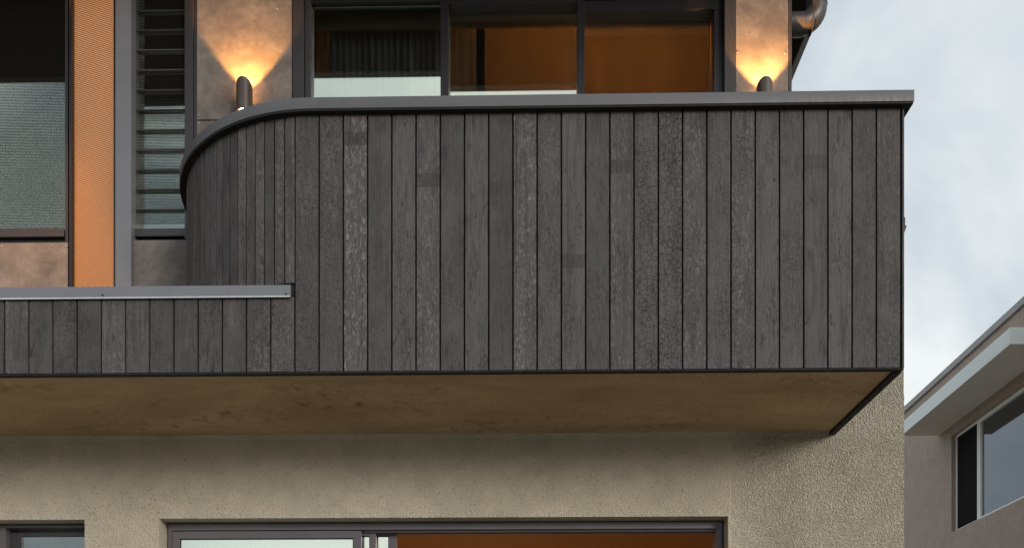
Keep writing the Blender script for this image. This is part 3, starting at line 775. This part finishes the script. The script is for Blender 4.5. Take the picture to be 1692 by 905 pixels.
# ------------------------------------------------------------------ neighbour house on the right
KN = (930 - 873)/F
def wallX(Y, a=0): return NX + KN*(Y-NY) + a
YC2 = 10.0                                   # near corner of its canopy
cX, cZt, cZb = XP(1668, YC2), ZP(541, YC2, 1668), ZP(568, YC2, 1668)
NY = (cZb-EYE)*F/(1190-723.)                 # far end of the canopy
NX = XP(1552, NY)
ov = NX - (cX + KN*(NY-YC2))
def solveY(px):                              # depth at which the wall plane shows at this column
    lo, hi = 4., 60.
    for _ in range(60):
        m = (lo+hi)/2
        if wallX(m)/m > XP(px, 1.0): lo = m
        else: hi = m
    return (lo+hi)/2
nb = thing('neighbour_house', (wallX(11)+2, 12, 0), 'brown rendered neighbouring house with pale flat canopy over its windows at the right edge', 'house')
Yr = solveY(1692); zpar = ZP(492, Yr, 1692)
yw0, yw1, ywf = solveY(1572), solveY(1611), 9.6
zwb = ZP(879, yw0, 1572); zwt = cZb - .14
Yfar, Yn, TW = 19.0, 6.5, .25
def wseg(mb, y0, y1, z0, z1, a0=0, a1=TW):
    mb.prism([(wallX(y0, a0), y0), (wallX(y0, a1), y0), (wallX(y1, a1), y1), (wallX(y1, a0), y1)], z0, z1)
mb = MB()
wseg(mb, Yn, ywf, -.15, zpar-.09); wseg(mb, yw0, Yfar, -.15, zpar-.09)
wseg(mb, ywf, yw0, -.15, zwb); wseg(mb, ywf, yw0, zwt, zpar-.09)
wseg(mb, Yfar-.25, Yfar, -.15, zpar-.12, TW, 6); wseg(mb, Yn, Yn+.25, -.15, zpar-.12, TW, 6)
mb.build('wall', M['nwall'], nb, bevel=.004)
mb = MB(); wseg(mb, Yn+.25, Yfar-.25, zpar-.4, zpar-.3, TW, 6); mb.build('roof', M['nroof'], nb)
mb = MB(); wseg(mb, Yn-.04, Yfar+.04, zpar-.09, zpar, -.03, TW+.03); mb.build('roof_capping', M['nroof'], nb, bevel=.004)
mb = MB(); wseg(mb, YC2, NY, cZb, cZb+.012, -ov+.012, -.001); cn = mb.build('canopy', M['nsoffit'], nb, label='flat grey canopy underside above the windows')
mb = MB(); wseg(mb, YC2, NY, cZb-.006, cZt, -ov, -ov+.011); wseg(mb, YC2-.012, YC2-.001, cZb-.006, cZt, -ov, -.001); mb.build('fascia', M['nfascia'], cn, bevel=.002)
mb = MB(); wseg(mb, YC2, NY, cZt-.03, cZt-.003, -ov+.012, -.001); mb.build('canopy_roof', M['nroof'], cn)
def nwin(y0, y1, fw, label, inner):
    mb = MB()
    wseg(mb, y0, y0+fw, zwb, zwt, .055, .12); wseg(mb, y1-fw, y1, zwb, zwt, .055, .12)
    wseg(mb, y0+fw, y1-fw, zwb, zwb+fw, .055, .12); wseg(mb, y0+fw, y1-fw, zwt-fw, zwt, .055, .12)
    o = mb.build('window', M['nframe'], nb, bevel=.004, label=label)
    mb = MB(); wseg(mb, y0+fw, y1-fw, zwb+fw, zwt-fw, .085, .09); mb.build('pane', M['glass_n'], o)
    if inner:
        mb = MB(); wseg(mb, y0+fw, y1-fw, zwb+fw, zwt-fw, .070, .071); mb.build('fly_screen', M['nscreen'], o)
M['nscreen'] = perforated('neighbour fly screen', (.015, .014, .015), .01, .01, .04, 1, 0, .95)
nwin(yw1+.03, yw0-.01, .032, 'narrow dark screened casement window', True)
yw2 = solveY(1690)
nwin(yw2-.0, yw1+.025, .045, 'large window reflecting the sky', False)
nwin(ywf+.01, yw2-.005, .045, 'large window at the picture edge', False)
mb = MB(); wseg(mb, ywf, yw0, zwb-.2, zwt+.2, TW+1.5, TW+1.6); wseg(mb, ywf-.1, ywf, zwb-.2, zwt+.2, TW, TW+1.5); wseg(mb, yw0, yw0+.1, zwb-.2, zwt+.2, TW, TW+1.5)
wseg(mb, ywf, yw0, zwb-.3, zwb-.2, TW, TW+1.5); wseg(mb, ywf, yw0, zwt+.2, zwt+.3, TW, TW+1.5)
mb.build('interior_wall', M['dark_in'], nb)
